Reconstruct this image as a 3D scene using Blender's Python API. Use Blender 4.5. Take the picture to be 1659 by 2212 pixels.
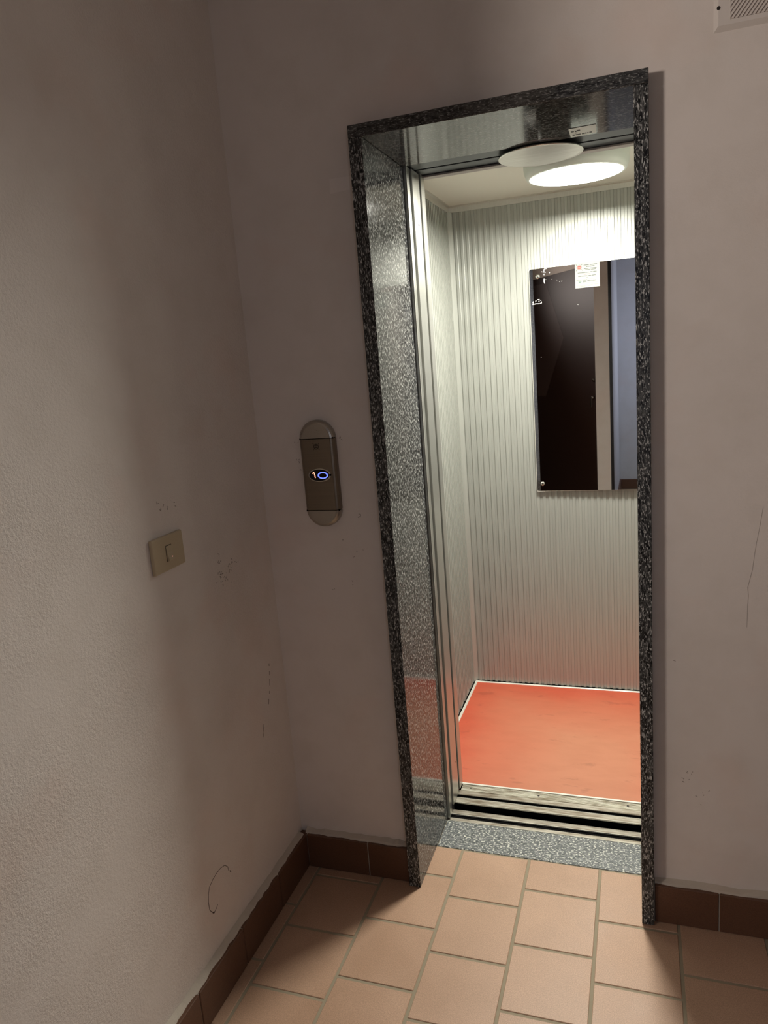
import bpy, bmesh, math, random
from mathutils import Vector, Matrix
random.seed(7)
scn = bpy.context.scene
for o in list(bpy.data.objects):
    bpy.data.objects.remove(o)
COL = scn.collection

# ------------------------------------------------------------------ camera
R_ = Vector((0.9451746, 0.3167792, -0.0793464))
D_ = Vector((-0.0097992, -0.2153514, -0.9764875))
F_ = Vector((-0.3264183, 0.9237287, -0.2004405))
cam_d = bpy.data.cameras.new('camera')
cam = bpy.data.objects.new('camera', cam_d)
COL.objects.link(cam)
M = Matrix(((R_.x, -D_.x, -F_.x, 0.60206), (R_.y, -D_.y, -F_.y, -1.75644),
            (R_.z, -D_.z, -F_.z, 1.48656), (0, 0, 0, 1)))
cam.matrix_world = M
cam_d.sensor_fit = 'HORIZONTAL'
cam_d.sensor_width = 36.0
cam_d.lens = 36.0 * 1592.337 / 1659.0
cam_d.clip_start = 0.02
scn.camera = cam

# ------------------------------------------------------------------ world, exposure, room light
w = bpy.data.worlds.new('world')
scn.world = w
w.use_nodes = True
w.node_tree.nodes['Background'].inputs[0].default_value = (0.5, 0.45, 0.4, 1)
w.node_tree.nodes['Background'].inputs[1].default_value = 0.02
scn.view_settings.view_transform = 'Standard'
scn.view_settings.look = 'None'
scn.view_settings.exposure = 0.0
scn.view_settings.gamma = 1.0
scn.view_settings.use_curve_mapping = False

LAMP_STRENGTH = 215.0        # lens of the lamp inside the lift car


def area_light(name, loc, target, size, power, color, size_y=None, shape='DISK'):
    d = bpy.data.lights.new(name, 'AREA')
    d.shape = shape
    d.size = size
    if size_y:
        d.size_y = size_y
    d.energy = power
    d.color = color
    o = bpy.data.objects.new(name, d)
    COL.objects.link(o)
    o.location = loc
    v = Vector(target) - Vector(loc)
    o.rotation_euler = v.to_track_quat('-Z', 'Y').to_euler()
    return o


# warm lamp on the stair landing, round the corner on the left
area_light('landing_light', (-1.50, -2.62, 2.03), (0.6, 0.04, 2.0), 0.45, 9.3, (1.0, 0.89, 0.82)).data.spread = math.radians(92)
# cool daylight from the corridor on the right behind the camera
area_light('corridor_window_light', (1.40, -2.95, 1.55), (0.29, -3.15, 1.25), 0.5, 9.0, (0.80, 0.84, 1.0), 0.9, 'RECTANGLE')

# ------------------------------------------------------------------ helpers


def mb():
    return bmesh.new()


def box(bm, x0, y0, z0, x1, y1, z1, bev=0.0, seg=1):
    vs = [bm.verts.new(p) for p in ((x0, y0, z0), (x1, y0, z0), (x1, y1, z0), (x0, y1, z0),
                                    (x0, y0, z1), (x1, y0, z1), (x1, y1, z1), (x0, y1, z1))]
    fs = [bm.faces.new([vs[i] for i in q]) for q in
          ((0, 3, 2, 1), (4, 5, 6, 7), (0, 1, 5, 4), (1, 2, 6, 5), (2, 3, 7, 6), (3, 0, 4, 7))]
    if bev > 0:
        es = set()
        for f in fs:
            es.update(f.edges)
        bmesh.ops.bevel(bm, geom=list(es), offset=bev, segments=seg, affect='EDGES', profile=0.5)
    return bm


def prism(bm, pts, axis, a, b):
    """pts: 2D outline; extruded along axis (0 x, 1 y, 2 z) from a to b"""
    def P(u, v, t):
        return {0: (t, u, v), 1: (u, t, v), 2: (u, v, t)}[axis]
    A = [bm.verts.new(P(u, v, a)) for u, v in pts]
    B = [bm.verts.new(P(u, v, b)) for u, v in pts]
    n = len(pts)
    bm.faces.new(A)
    bm.faces.new(B[::-1])
    for i in range(n):
        bm.faces.new((A[i], B[i], B[(i + 1) % n], A[(i + 1) % n]))
    return bm


def cyl(bm, c, r, axis, h, n=32, r2=None):
    """solid turned piece with centre c, along axis, height h"""
    r2 = r if r2 is None else r2
    ax = Vector([(1, 0, 0), (0, 1, 0), (0, 0, 1)][axis])
    u = Vector([(0, 1, 0), (0, 0, 1), (1, 0, 0)][axis])
    v = ax.cross(u)
    c = Vector(c)
    A = [bm.verts.new(c + r * (math.cos(t) * u + math.sin(t) * v)) for t in [2 * math.pi * i / n for i in range(n)]]
    B = [bm.verts.new(c + ax * h + r2 * (math.cos(t) * u + math.sin(t) * v)) for t in [2 * math.pi * i / n for i in range(n)]]
    bm.faces.new(A[::-1])
    bm.faces.new(B)
    for i in range(n):
        bm.faces.new((A[i], A[(i + 1) % n], B[(i + 1) % n], B[i]))
    return bm


def lathe(bm, c, prof, n=64, sx=1.0, sy=1.0):
    """profile (r, z) turned about the z axis through c"""
    rings = []
    for r, z in prof:
        if r < 1e-6:
            rings.append([bm.verts.new((c[0], c[1], c[2] + z))])
        else:
            rings.append([bm.verts.new((c[0] + sx * r * math.cos(2 * math.pi * i / n),
                                        c[1] + sy * r * math.sin(2 * math.pi * i / n), c[2] + z)) for i in range(n)])
    for a, b in zip(rings, rings[1:]):
        for i in range(n):
            j = (i + 1) % n
            if len(a) == 1 and len(b) == 1:
                continue
            if len(a) == 1:
                bm.faces.new((a[0], b[i], b[j]))
            elif len(b) == 1:
                bm.faces.new((a[i], a[j], b[0]))
            else:
                bm.faces.new((a[i], a[j], b[j], b[i]))
    return bm


def obj(name, bm, mat, parent=None, smooth=False, normals=True):
    if normals:
        bmesh.ops.recalc_face_normals(bm, faces=bm.faces)
    me = bpy.data.meshes.new(name)
    bm.to_mesh(me)
    bm.free()
    if mat:
        me.materials.append(mat)
    if smooth:
        for p in me.polygons:
            p.use_smooth = True
    o = bpy.data.objects.new(name, me)
    COL.objects.link(o)
    if parent:
        o.parent = parent
        o.matrix_parent_inverse = Matrix.Translation(-parent.location) if parent.type == 'EMPTY' and parent.parent is None else Matrix()
        if parent.type != 'EMPTY':
            o.matrix_parent_inverse = Matrix()
    return o


def thing(name, label, cat, loc=(0, 0, 0), group=None):
    o = bpy.data.objects.new(name, None)
    o.empty_display_size = 0.05
    COL.objects.link(o)
    o.location = loc
    o['label'] = label
    o['category'] = cat
    if group:
        o['group'] = group
    return o


def tag(o, label, cat, group=None):
    o['label'] = label
    o['category'] = cat
    if group:
        o['group'] = group
    return o


def struct(name, bm, mat, parent=None, label=None, smooth=False):
    o = obj(name, bm, mat, parent, smooth)
    o['kind'] = 'structure'
    if label:
        o['label'] = label
    return o


# ------------------------------------------------------------------ materials


def new_mat(name):
    m = bpy.data.materials.new(name)
    m.use_nodes = True
    nt = m.node_tree
    return m, nt, nt.nodes['Principled BSDF']


def simple(name, col, rough=0.5, metal=0.0, emit=None, es=0.0, spec=0.5):
    m, nt, b = new_mat(name)
    b.inputs['Base Color'].default_value = (*col, 1)
    b.inputs['Roughness'].default_value = rough
    b.inputs['Metallic'].default_value = metal
    b.inputs['Specular IOR Level'].default_value = spec
    if emit:
        b.inputs['Emission Color'].default_value = (*emit, 1)
        b.inputs['Emission Strength'].default_value = es
    return m


def N(nt, typ, **kw):
    n = nt.nodes.new(typ)
    for k, v in kw.items():
        if k in ('operation', 'blend_type', 'data_type', 'feature', 'distance', 'noise_dimensions', 'interpolation_type'):
            setattr(n, k, v)
        else:
            n.inputs[k].default_value = v
    return n


def coords(nt, scale=(1, 1, 1), rot=(0, 0, 0)):
    g = nt.nodes.new('ShaderNodeNewGeometry')
    mp = nt.nodes.new('ShaderNodeMapping')
    mp.vector_type = 'POINT'
    mp.inputs['Scale'].default_value = scale
    mp.inputs['Rotation'].default_value = rot
    nt.links.new(g.outputs['Position'], mp.inputs['Vector'])
    return mp.outputs['Vector']


def ramp(nt, src, stops, interp='LINEAR'):
    r = nt.nodes.new('ShaderNodeValToRGB')
    r.color_ramp.interpolation = interp
    el = r.color_ramp.elements
    while len(el) < len(stops):
        el.new(0.5)
    for e, (p, c) in zip(el, stops):
        e.position = p
        e.color = (*c, 1) if len(c) == 3 else c
    nt.links.new(src, r.inputs[0])
    return r.outputs[0]


def mix(nt, fac, a, b, blend='MIX'):
    m = nt.nodes.new('ShaderNodeMix')
    m.data_type = 'RGBA'
    m.blend_type = blend
    for s, v in ((0, fac), (6, a), (7, b)):
        if hasattr(v, 'links') or hasattr(v, 'is_linked'):
            nt.links.new(v, m.inputs[s])
        else:
            m.inputs[s].default_value = v if s == 0 else (*v, 1)
    return m.outputs[2]


def bump(nt, b, src, strength, dist):
    n = nt.nodes.new('ShaderNodeBump')
    n.inputs['Strength'].default_value = strength
    n.inputs['Distance'].default_value = dist
    nt.links.new(src, n.inputs['Height'])
    nt.links.new(n.outputs[0], b.inputs['Normal'])
    return n


def noise(nt, vec, scale, detail=4, rough=0.55):
    n = nt.nodes.new('ShaderNodeTexNoise')
    n.inputs['Scale'].default_value = scale
    n.inputs['Detail'].default_value = detail
    n.inputs['Roughness'].default_value = rough
    nt.links.new(vec, n.inputs['Vector'])
    return n.outputs['Fac']


def plaster(name, col, rough_amt, dist=0.0016):
    m, nt, b = new_mat(name)
    v = coords(nt)
    big = noise(nt, v, 2.3, 4)
    mid = noise(nt, v, 11, 5)
    c1 = ramp(nt, big, [(0.3, tuple(x * 0.94 for x in col)), (0.7, col)])
    c2 = ramp(nt, mid, [(0.30, (0.955, 0.95, 0.94)), (0.55, (1, 1, 1))])
    c = mix(nt, 1.0, c1, c2, 'MULTIPLY')
    # faint pinkish stains
    st = ramp(nt, noise(nt, v, 4.1, 3), [(0.55, (1, 1, 1)), (0.75, (1.0, 0.95, 0.93))])
    c = mix(nt, 1.0, c, st, 'MULTIPLY')
    nt.links.new(c, b.inputs['Base Color'])
    b.inputs['Roughness'].default_value = 0.85
    b.inputs['Specular IOR Level'].default_value = 0.25
    # trowelled stucco relief that comes and goes
    fine = noise(nt, v, 380, 3, 0.6)
    lump = noise(nt, v, 150, 4, 0.6)
    mask = ramp(nt, noise(nt, v, 3.0, 3), [(0.38, (0.25,) * 3), (0.62, (1,) * 3)])
    a = nt.nodes.new('ShaderNodeMath'); a.operation = 'ADD'
    s1 = nt.nodes.new('ShaderNodeMath'); s1.operation = 'MULTIPLY'; s1.inputs[1].default_value = 0.45
    nt.links.new(fine, s1.inputs[0]); nt.links.new(s1.outputs[0], a.inputs[0]); nt.links.new(lump, a.inputs[1])
    mm = nt.nodes.new('ShaderNodeMath'); mm.operation = 'MULTIPLY'
    nt.links.new(a.outputs[0], mm.inputs[0]); nt.links.new(mask, mm.inputs[1])
    bump(nt, b, mm.outputs[0], rough_amt, dist)
    return m


def granite(name, scale, dark, midc, light, lo, hi, rough, rot=(0, 0, 0), spec=0.5, fl=(0.60, 0.66)):
    m, nt, b = new_mat(name)
    v = coords(nt, scale, rot)
    n1 = noise(nt, v, 60, 6, 0.7)
    n2 = noise(nt, v, 150, 3, 0.6)
    n3 = noise(nt, v, 27, 2, 0.5)
    c = ramp(nt, n1, [(lo, dark), (hi, midc)])
    f1 = ramp(nt, n2, [(fl[0], (0, 0, 0)), (fl[1], (1, 1, 1))])
    c = mix(nt, f1, c, light)
    f2 = ramp(nt, n3, [(0.735, (0, 0, 0)), (0.76, (0.8, 0.8, 0.8))])
    c = mix(nt, f2, c, tuple(x * 0.8 for x in light))
    nt.links.new(c, b.inputs['Base Color'])
    rr = ramp(nt, n1, [(0.3, (rough * 0.7,) * 3), (0.7, (rough * 1.5,) * 3)])
    nt.links.new(rr, b.inputs['Roughness'])
    b.inputs['Specular IOR Level'].default_value = spec
    bump(nt, b, n2, 0.06, 0.0006)
    return m


WALL = plaster('wall_plaster', (0.80, 0.73, 0.665), 0.75, 0.0028)
WALL_SMOOTH = plaster('wall_plaster_smooth', (0.80, 0.73, 0.665), 0.3, 0.0016)
WALL_GREY = plaster('wall_plaster_corridor', (0.62, 0.64, 0.68), 0.2)
CEIL = simple('ceiling_paint', (0.55, 0.50, 0.45), 0.9)
WALL_DIM = plaster('wall_plaster_darkened', (0.50, 0.455, 0.41), 0.3)  # darkened so the unseen hall walls bounce less light
GR_V = granite('granite_jamb', (2.6, 1.5, 0.8), (0.010, 0.010, 0.010), (0.11, 0.11, 0.105), (0.52, 0.52, 0.49), 0.42, 0.64, 0.09,
               rot=(0.5, 0, 0), spec=0.22, fl=(0.545, 0.63))
GR_H = granite('granite_lintel', (0.75, 1.5, 2.4), (0.014, 0.014, 0.014), (0.085, 0.085, 0.08), (0.25, 0.25, 0.235), 0.40, 0.62, 0.08,
               spec=0.5, fl=(0.55, 0.63))
GR_S = granite('granite_threshold', (0.95, 1.4, 1.4), (0.035, 0.045, 0.047), (0.20, 0.208, 0.208), (0.74, 0.74, 0.66), 0.36, 0.62, 0.42,
               fl=(0.54, 0.62))
GROUT = simple('grout', (0.31, 0.26, 0.18), 0.9)
GROUT_LIGHT = simple('grout_light', (0.42, 0.37, 0.30), 0.9)


def tile_mat(name, col, rough=0.42):
    m, nt, b = new_mat(name)
    v = coords(nt)
    sp = noise(nt, v, 420, 2, 0.6)
    big = noise(nt, v, 5, 3)
    c = ramp(nt, sp, [(0.32, tuple(x * 0.82 for x in col)), (0.68, tuple(min(1, x * 1.18) for x in col))])
    c = mix(nt, 1.0, c, ramp(nt, big, [(0.35, (0.93, 0.92, 0.91)), (0.65, (1.04, 1.04, 1.04))]), 'MULTIPLY')
    # small random tone per tile
    oi = nt.nodes.new('ShaderNodeObjectInfo')
    c = mix(nt, 1.0, c, ramp(nt, oi.outputs['Random'], [(0, (0.95, 0.93, 0.92)), (1, (1.04, 1.04, 1.05))]), 'MULTIPLY')
    nt.links.new(c, b.inputs['Base Color'])
    nt.links.new(ramp(nt, big, [(0.3, (rough * 0.85,) * 3), (0.7, (rough * 1.2,) * 3)]), b.inputs['Roughness'])
    bump(nt, b, sp, 0.10, 0.0005)
    return m


TILE = tile_mat('clay_tile', (0.47, 0.30, 0.20))
TILE_B = tile_mat('clay_skirting', (0.125, 0.058, 0.031), 0.5)


def alu(name, col, rough, aniso_axis=None, metal=0.85, streak=(120, 120, 1.2)):
    m, nt, b = new_mat(name)
    v = coords(nt, streak)
    s = noise(nt, v, 3, 3, 0.6)
    c = ramp(nt, s, [(0.3, tuple(x * 0.90 for x in col)), (0.7, col)])
    nt.links.new(c, b.inputs['Base Color'])
    nt.links.new(ramp(nt, s, [(0.3, (rough * 0.85,) * 3), (0.7, (rough * 1.15,) * 3)]), b.inputs['Roughness'])
    b.inputs['Metallic'].default_value = metal
    return m


ALU = alu('anodised_ribs', (0.44, 0.447, 0.412), 0.42, metal=0.5)
ALU_TRIM = alu('aluminium_trim', (0.66, 0.64, 0.58), 0.38, metal=0.75)
ALU_EDGE = simple('aluminium_floor_edge', (0.86, 0.84, 0.76), 0.35, 0.35)
STEEL = alu('door_steel', (0.52, 0.52, 0.48), 0.33, metal=0.85)
STEEL_DARK = simple('dark_header_steel', (0.045, 0.05, 0.058), 0.35, 0.6)
HEADER_GREY = simple('grey_header_paint', (0.30, 0.27, 0.25), 0.45, 0.3)
BLACK = simple('black_gap', (0.003, 0.003, 0.003), 0.9, spec=0.1)
CARCEIL = simple('lift_ceiling_enamel', (0.66, 0.64, 0.56), 0.45)
CHROME = simple('polished_steel', (0.72, 0.71, 0.66), 0.16, 1.0)
SCREW_DARK = simple('dark_screw', (0.02, 0.015, 0.012), 0.5)


def worn_alu(name, col):
    m, nt, b = new_mat(name)
    v = coords(nt, (1, 6, 6))
    s = noise(nt, v, 14, 5, 0.65)
    c = ramp(nt, s, [(0.35, tuple(x * f for x, f in zip(col, (0.42, 0.36, 0.30)))), (0.62, col)])
    nt.links.new(c, b.inputs['Base Color'])
    b.inputs['Metallic'].default_value = 0.55
    b.inputs['Roughness'].default_value = 0.42
    return m


SILL_WORN = worn_alu('worn_sill_aluminium', (0.55, 0.51, 0.43))
SILL_RIB = worn_alu('ribbed_sill_aluminium', (0.80, 0.78, 0.68))
SILL_EDGE = simple('bright_worn_edge', (0.9, 0.88, 0.78), 0.3, 0.5)


def lino():
    m, nt, b = new_mat('red_lino')
    g = nt.nodes.new('ShaderNodeNewGeometry')
    sep = nt.nodes.new('ShaderNodeSeparateXYZ')
    nt.links.new(g.outputs['Position'], sep.inputs[0])
    # worn, dusty middle of the floor: distance to the nearest wall of the car

    def math_(op, a, bb):
        n = nt.nodes.new('ShaderNodeMath'); n.operation = op
        for i, q in enumerate((a, bb)):
            if isinstance(q, (int, float)):
                n.inputs[i].default_value = q
            elif q is not None:
                nt.links.new(q, n.inputs[i])
        return n.outputs[0]
    dx = math_('MINIMUM', math_('ADD', sep.outputs['X'], 0.109), math_('SUBTRACT', 0.97, sep.outputs['X']))
    dy = math_('SUBTRACT', 1.3289, sep.outputs['Y'])
    d = math_('MINIMUM', dx, dy)
    v = coords(nt)
    wob = noise(nt, v, 6, 4)
    d2 = math_('ADD', d, math_('MULTIPLY', math_('SUBTRACT', wob, 0.5), 0.16))
    c = ramp(nt, d2, [(0.02, (0.52, 0.088, 0.042)), (0.16, (0.50, 0.135, 0.070)), (0.45, (0.485, 0.192, 0.108))])
    sm = ramp(nt, noise(nt, coords(nt, (1, 2.2, 1)), 9, 5), [(0.3, (0.92, 0.90, 0.88)), (0.6, (1, 1, 1))])
    c = mix(nt, 1.0, c, sm, 'MULTIPLY')
    dirt = ramp(nt, noise(nt, coords(nt, (1, 2.0, 1)), 13, 4), [(0.62, (1, 1, 1)), (0.70, (0.82, 0.80, 0.80))])
    c = mix(nt, 1.0, c, dirt, 'MULTIPLY')
    nt.links.new(c, b.inputs['Base Color'])
    b.inputs['Roughness'].default_value = 0.6
    return m


LINO = lino()
MIRROR = simple('mirror_silver', (0.80, 0.80, 0.80), 0.012, 1.0)
MIRROR_EDGE = simple('mirror_edge', (0.05, 0.06, 0.055), 0.3)
WHITE_MARK = simple('white_scratch', (0.95, 0.93, 0.88), 0.5, 0, (1, 0.95, 0.9), 0.0)
PAPER = simple('notice_paper', (0.25, 0.265, 0.24), 0.55)
INK = simple('grey_ink', (0.03, 0.035, 0.03), 0.6)
INK_SOFT = simple('soft_ink', (0.12, 0.135, 0.12), 0.6)
INK_RED = simple('red_ink', (0.26, 0.03, 0.025), 0.6)
INK_PINK = simple('pink_ink', (0.27, 0.12, 0.10), 0.6)
INK_TEAL = simple('teal_ink', (0.03, 0.09, 0.075), 0.6)
LABEL_P = simple('worn_label', (0.62, 0.62, 0.56), 0.5)
LENS = simple('lamp_lens', (1, 1, 1), 0.4, 0, (1.0, 0.98, 0.885), LAMP_STRENGTH)
LAMP_BODY = simple('lamp_housing', (0.62, 0.66, 0.60), 0.35)
IVORY = simple('ivory_plastic', (0.50, 0.41, 0.27), 0.35)
MARK = simple('pencil_scuff', (0.10, 0.075, 0.06), 0.8)
MARK_SOFT = simple('soft_scuff', (0.30, 0.25, 0.21), 0.9)
MARK_FAINT = simple('faint_crack', (0.46, 0.41, 0.37), 0.9)
PLATE_MID = alu('brushed_bronze_steel', (0.25, 0.205, 0.155), 0.34, metal=0.85, streak=(1, 1, 90))
PLATE_CAP = alu('satin_steel_cap', (0.44, 0.405, 0.35), 0.3, metal=0.85, streak=(8, 8, 8))
GLOSS_BLACK = simple('black_display', (0.004, 0.004, 0.005), 0.08)
LOGO = simple('logo_print', (0.035, 0.028, 0.018), 0.6)
RED_LED = simple('red_segments', (0.8, 0.2, 0.1), 0.4, 0, (1.0, 0.42, 0.26), 1.9)
BLUE_LED = simple('blue_ring', (0.1, 0.1, 0.8), 0.4, 0, (0.13, 0.19, 1.0), 1.9)
VENT = simple('vent_enamel', (0.70, 0.64, 0.58), 0.5)
VENT_D = simple('vent_groove', (0.40, 0.34, 0.30), 0.8)
BROWN_DOOR = simple('dark_brown_door', (0.036, 0.016, 0.011), 0.5, spec=0.25)
BROWN_DOOR_REFL = simple('dark_brown_reflection', (0.075, 0.045, 0.038), 0.5, spec=0.25)  # lighter brown for the reflection painted on the door
TRIM_BLACK = simple('dark_door_trim', (0.008, 0.008, 0.012), 0.4)
BRONZE = simple('door_hardware', (0.22, 0.19, 0.17), 0.25, 1.0)


def disc_mat():
    m, nt, b = new_mat('spun_steel')
    g = nt.nodes.new('ShaderNodeNewGeometry')
    v = coords(nt, (2.0, 40, 1))
    s = noise(nt, v, 4, 3)
    c = ramp(nt, s, [(0.3, (0.56, 0.535, 0.48)), (0.7, (0.68, 0.665, 0.62))])
    nt.links.new(c, b.inputs['Base Color'])
    b.inputs['Metallic'].default_value = 0.9
    b.inputs['Roughness'].default_value = 0.30
    b.inputs['Thin Film Thickness'].default_value = 420.0
    b.inputs['Thin Film IOR'].default_value = 1.35
    return m


DISC = disc_mat()

# ------------------------------------------------------------------ dimensions
OW, OH, TL, TR, TH = 0.6003, 2.0, 0.0333, 0.0299, 0.0294   # portal opening and slab edges
PR, D1, DS = 0.0397, 0.3245, 0.1918                        # wall face, slab depth, threshold front
XL = -0.3813
XR = 1.50
ZC = 2.75
YE = -1.08                                                  # where the left wall ends
CX0, CX1, CY0, CY1, CZ0, CZ1 = -0.109, 0.97, 0.5104, 1.3289, 0.02, 2.0707

# ------------------------------------------------------------------ structure: walls
b_ = mb()
box(b_, -3.3, PR, 0, -TL, 0.32, ZC)
box(b_, OW + TR, PR, 0, XR + 0.1, 0.32, ZC)
box(b_, -TL, PR, OH + TH, OW + TR, 0.32, ZC)
wall_back = struct('wall_back', b_, WALL_SMOOTH, label='plastered wall around the lift doorway')
b_ = mb(); box(b_, XL - 0.3, YE, 0, XL, PR, ZC)
wall_left = struct('wall_left', b_, WALL, label='rough plastered wall with the light switch')
b_ = mb(); box(b_, -3.3, YE, 0, XL - 0.3, YE + 0.2, ZC); struct('wall_landing', b_, WALL_DIM)
b_ = mb(); box(b_, -3.4, -4.5, 0, -3.3, YE + 0.2, ZC); struct('wall_far_left', b_, WALL_DIM)
b_ = mb(); box(b_, -3.4, -4.6, 0, XR + 0.1, -4.5, ZC); struct('wall_far', b_, WALL_DIM)
b_ = mb(); box(b_, XR, -4.5, 0, XR + 0.1, PR, ZC); struct('wall_right', b_, WALL_DIM)
b_ = mb(); box(b_, 0.24, -3.60, 0, XR, -3.48, ZC); struct('wall_corridor', b_, WALL_GREY)
# slanting wall behind the camera with the flat door, and the corridor side wall
dirv = Vector((0.6048, 0.7964))
nrm = Vector((0.7964, -0.6048))       # away from the hall


def on(t, off=0.0):
    p = Vector((-0.005, -2.077)) + dirv * t + nrm * off
    return (p.x, p.y)


DA, DB = -0.75, 0.285               # door leaf extent along the wall
b_ = mb()
prism(b_, [on(0.285), (0.169, -1.856), (0.290, -1.856), (0.240, -3.48), (0.12, -3.48), on(0.285, 0.12)], 2, 0, ZC)
struct('wall_corridor_side', b_, WALL_GREY)
b_ = mb(); prism(b_, [on(0.286, -0.004), (0.166, -1.846), (0.273, -1.846), (0.273, -1.858), (0.172, -1.858)], 2, 0, ZC)
struct('trim_1', b_, WALL_SMOOTH, label='pale pier beside the dark flat door')
b_ = mb(); box(b_, 0.273, -1.865, 0, 0.297, -1.846, 2.4); struct('trim_2', b_, TRIM_BLACK)
b_ = mb(); prism(b_, [on(-2.9), on(DA), on(DA, 0.12), on(-2.9, 0.12)], 2, 0, ZC)
prism(b_, [on(DA), on(DB), on(DB, 0.12), on(DA, 0.12)], 2, 2.095, ZC)
struct('wall_front', b_, WALL_SMOOTH)
# ceiling and grouted floor bed
b_ = mb(); box(b_, -3.4, -4.6, ZC, XR + 0.1, 0.32, ZC + 0.1); struct('ceiling', b_, CEIL)
b_ = mb(); box(b_, -3.4, -4.6, -0.12, XR + 0.1, PR + 0.28, -0.0022)
floor = struct('floor', b_, GROUT, label='clay tile floor of the hall laid in running bond')
# cut of the floor bed under the shaft is not needed: it ends before the landing sill
for v in floor.data.vertices:
    if v.co.y > 0:
        v.co.y = 0.3245

# ------------------------------------------------------------------ floor tiles
TP = 0.2027
TQ = 0.2033
tile_cache = {}


def tile_mesh(wx, wy):
    k = (round(wx, 4), round(wy, 4))
    if k not in tile_cache:
        bm = mb()
        box(bm, 0, 0, -0.008, wx, wy, 0)
        top = [e for e in bm.edges if all(v.co.z > -1e-5 for v in e.verts)]
        bmesh.ops.bevel(bm, geom=top, offset=0.0012, segments=1, affect='EDGES')
        bmesh.ops.recalc_face_normals(bm, faces=bm.faces)
        me = bpy.data.meshes.new('tile')
        bm.to_mesh(me); bm.free()
        me.materials.append(TILE)
        tile_cache[k] = me
    return tile_cache[k]


def put_tile(x0, y0, x1, y1):
    if x1 - x0 < 0.012 or y1 - y0 < 0.012:
        return
    o = bpy.data.objects.new('tile', tile_mesh(x1 - x0, y1 - y0))
    COL.objects.link(o)
    o.location = (x0, y0, random.uniform(-0.0003, 0.0))
    o.parent = floor
    o['kind'] = 'structure'


G = 0.0040
for i in range(-3, 7):
    xa, xb = 0.0817 + TP * i + G, 0.0817 + TP * (i + 1) - G
    off = 0.079 if i % 2 == 0 else 0.0048
    for k in range(-2, 12):
        yb = 0.0648 - off - TQ * k - G
        ya = yb - TQ + 2 * G
        xa2, xb2 = max(xa, XL + 0.001), min(xb, XR - 0.002)
        # between the jambs the tiles run on to the granite threshold
        lim_out, lim_in = 0.036, DS - 0.004
        if ya >= lim_in:
            continue
        lim = lim_in if (xb2 > 0.0 and xa2 < OW) else lim_out
        if xa2 >= OW - 0.002 or xb2 <= 0.002:
            lim = lim_out
        if ya >= lim:
            continue
        cuts = [(xa2, xb2, min(yb, lim))]
        for p, q, yy in cuts:
            put_tile(p, ya, q, yy)

# ------------------------------------------------------------------ skirting tiles
BH, BT = 0.1082, 0.0249
BTH = 0.0105


def skirting(name, segs, axis, plane_a, plane_b, base_label):
    """segs: list of (start, end) along the wall; one tile part each"""
    bm = mb()
    a0, a1 = segs[0][0], segs[-1][1]
    lo, hi = min(plane_a, plane_b), max(plane_a, plane_b)
    if axis == 0:
        box(bm, a0, lo + (0.003 if plane_b > plane_a else 0.0), 0.0, a1, hi, BH - 0.002)
    else:
        box(bm, lo, a0, 0.0, hi - 0.003, a1, BH - 0.002)
    base = struct(name, bm, GROUT_LIGHT, label=base_label)
    for s, e in segs:
        bm = mb()
        if axis == 0:
            box(bm, s + 0.0015, lo, 0.001, e - 0.0015, hi - 0.002, BH, 0.0015)
        else:
            box(bm, lo + 0.002, s + 0.0015, 0.001, hi, e - 0.0015, BH, 0.0015)
        obj('tile', bm, TILE_B, base)['kind'] = 'structure'
    return base


def run(a, b, first, step):
    out = [a]
    x = first
    while x < b - 1e-4:
        if x > a + 1e-3:
            out.append(x)
        x += step
    out.append(b)
    return list(zip(out, out[1:]))


# joint seen on the left piece of the back wall at x = -0.16, on the right piece at x = 0.785
bl = skirting('baseboard_back_left', run(XL + BT, -TL - 0.001, -0.160, 0.203), 0, PR - BT, PR, 'brown tile skirting left of the lift')
br = skirting('baseboard_back_right', run(OW + TR + 0.001, XR - 0.01, 0.785, 0.203), 0, PR - BT, PR, 'brown tile skirting right of the lift')
lf = skirting('baseboard_left', run(YE, PR - 0.003, -0.775 - 0.0, 0.203), 1, XL, XL + BT, 'brown tile skirting along the switch wall')
b_ = mb(); prism(b_, [(0.287, -1.93), (0.302, -1.93), (0.256, -3.47), (0.240, -3.47)], 2, 0, 0.10); struct('baseboard_corridor_side', b_, TILE_B)
b_ = mb(); box(b_, 0.24, -3.48, 0, XR, -3.465, 0.10, 0.001); struct('baseboard_corridor', b_, TILE_B)
# ragged plaster bead above the skirting
def bead(parent, pts, out, th):
    bm = mb()
    prev = None
    for (p, h, t) in pts:
        if out == 'x':
            ring = [(XL, p, BH - 0.001), (XL + t, p, BH - 0.001), (XL + t * 0.8, p, BH + h * 0.5), (XL, p, BH + h)]
        else:
            ring = [(p, PR, BH - 0.001), (p, PR - t, BH - 0.001), (p, PR - t * 0.8, BH + h * 0.5), (p, PR, BH + h)]
        vs = [bm.verts.new(q) for q in ring]
        if prev:
            for i in range(4):
                bm.faces.new((prev[i], vs[i], vs[(i + 1) % 4], prev[(i + 1) % 4]))
        else:
            bm.faces.new(vs)
        prev = vs
    bm.faces.new(prev[::-1])
    o = obj('plaster_bead', bm, BEADM, parent)
    o['kind'] = 'structure'


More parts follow.
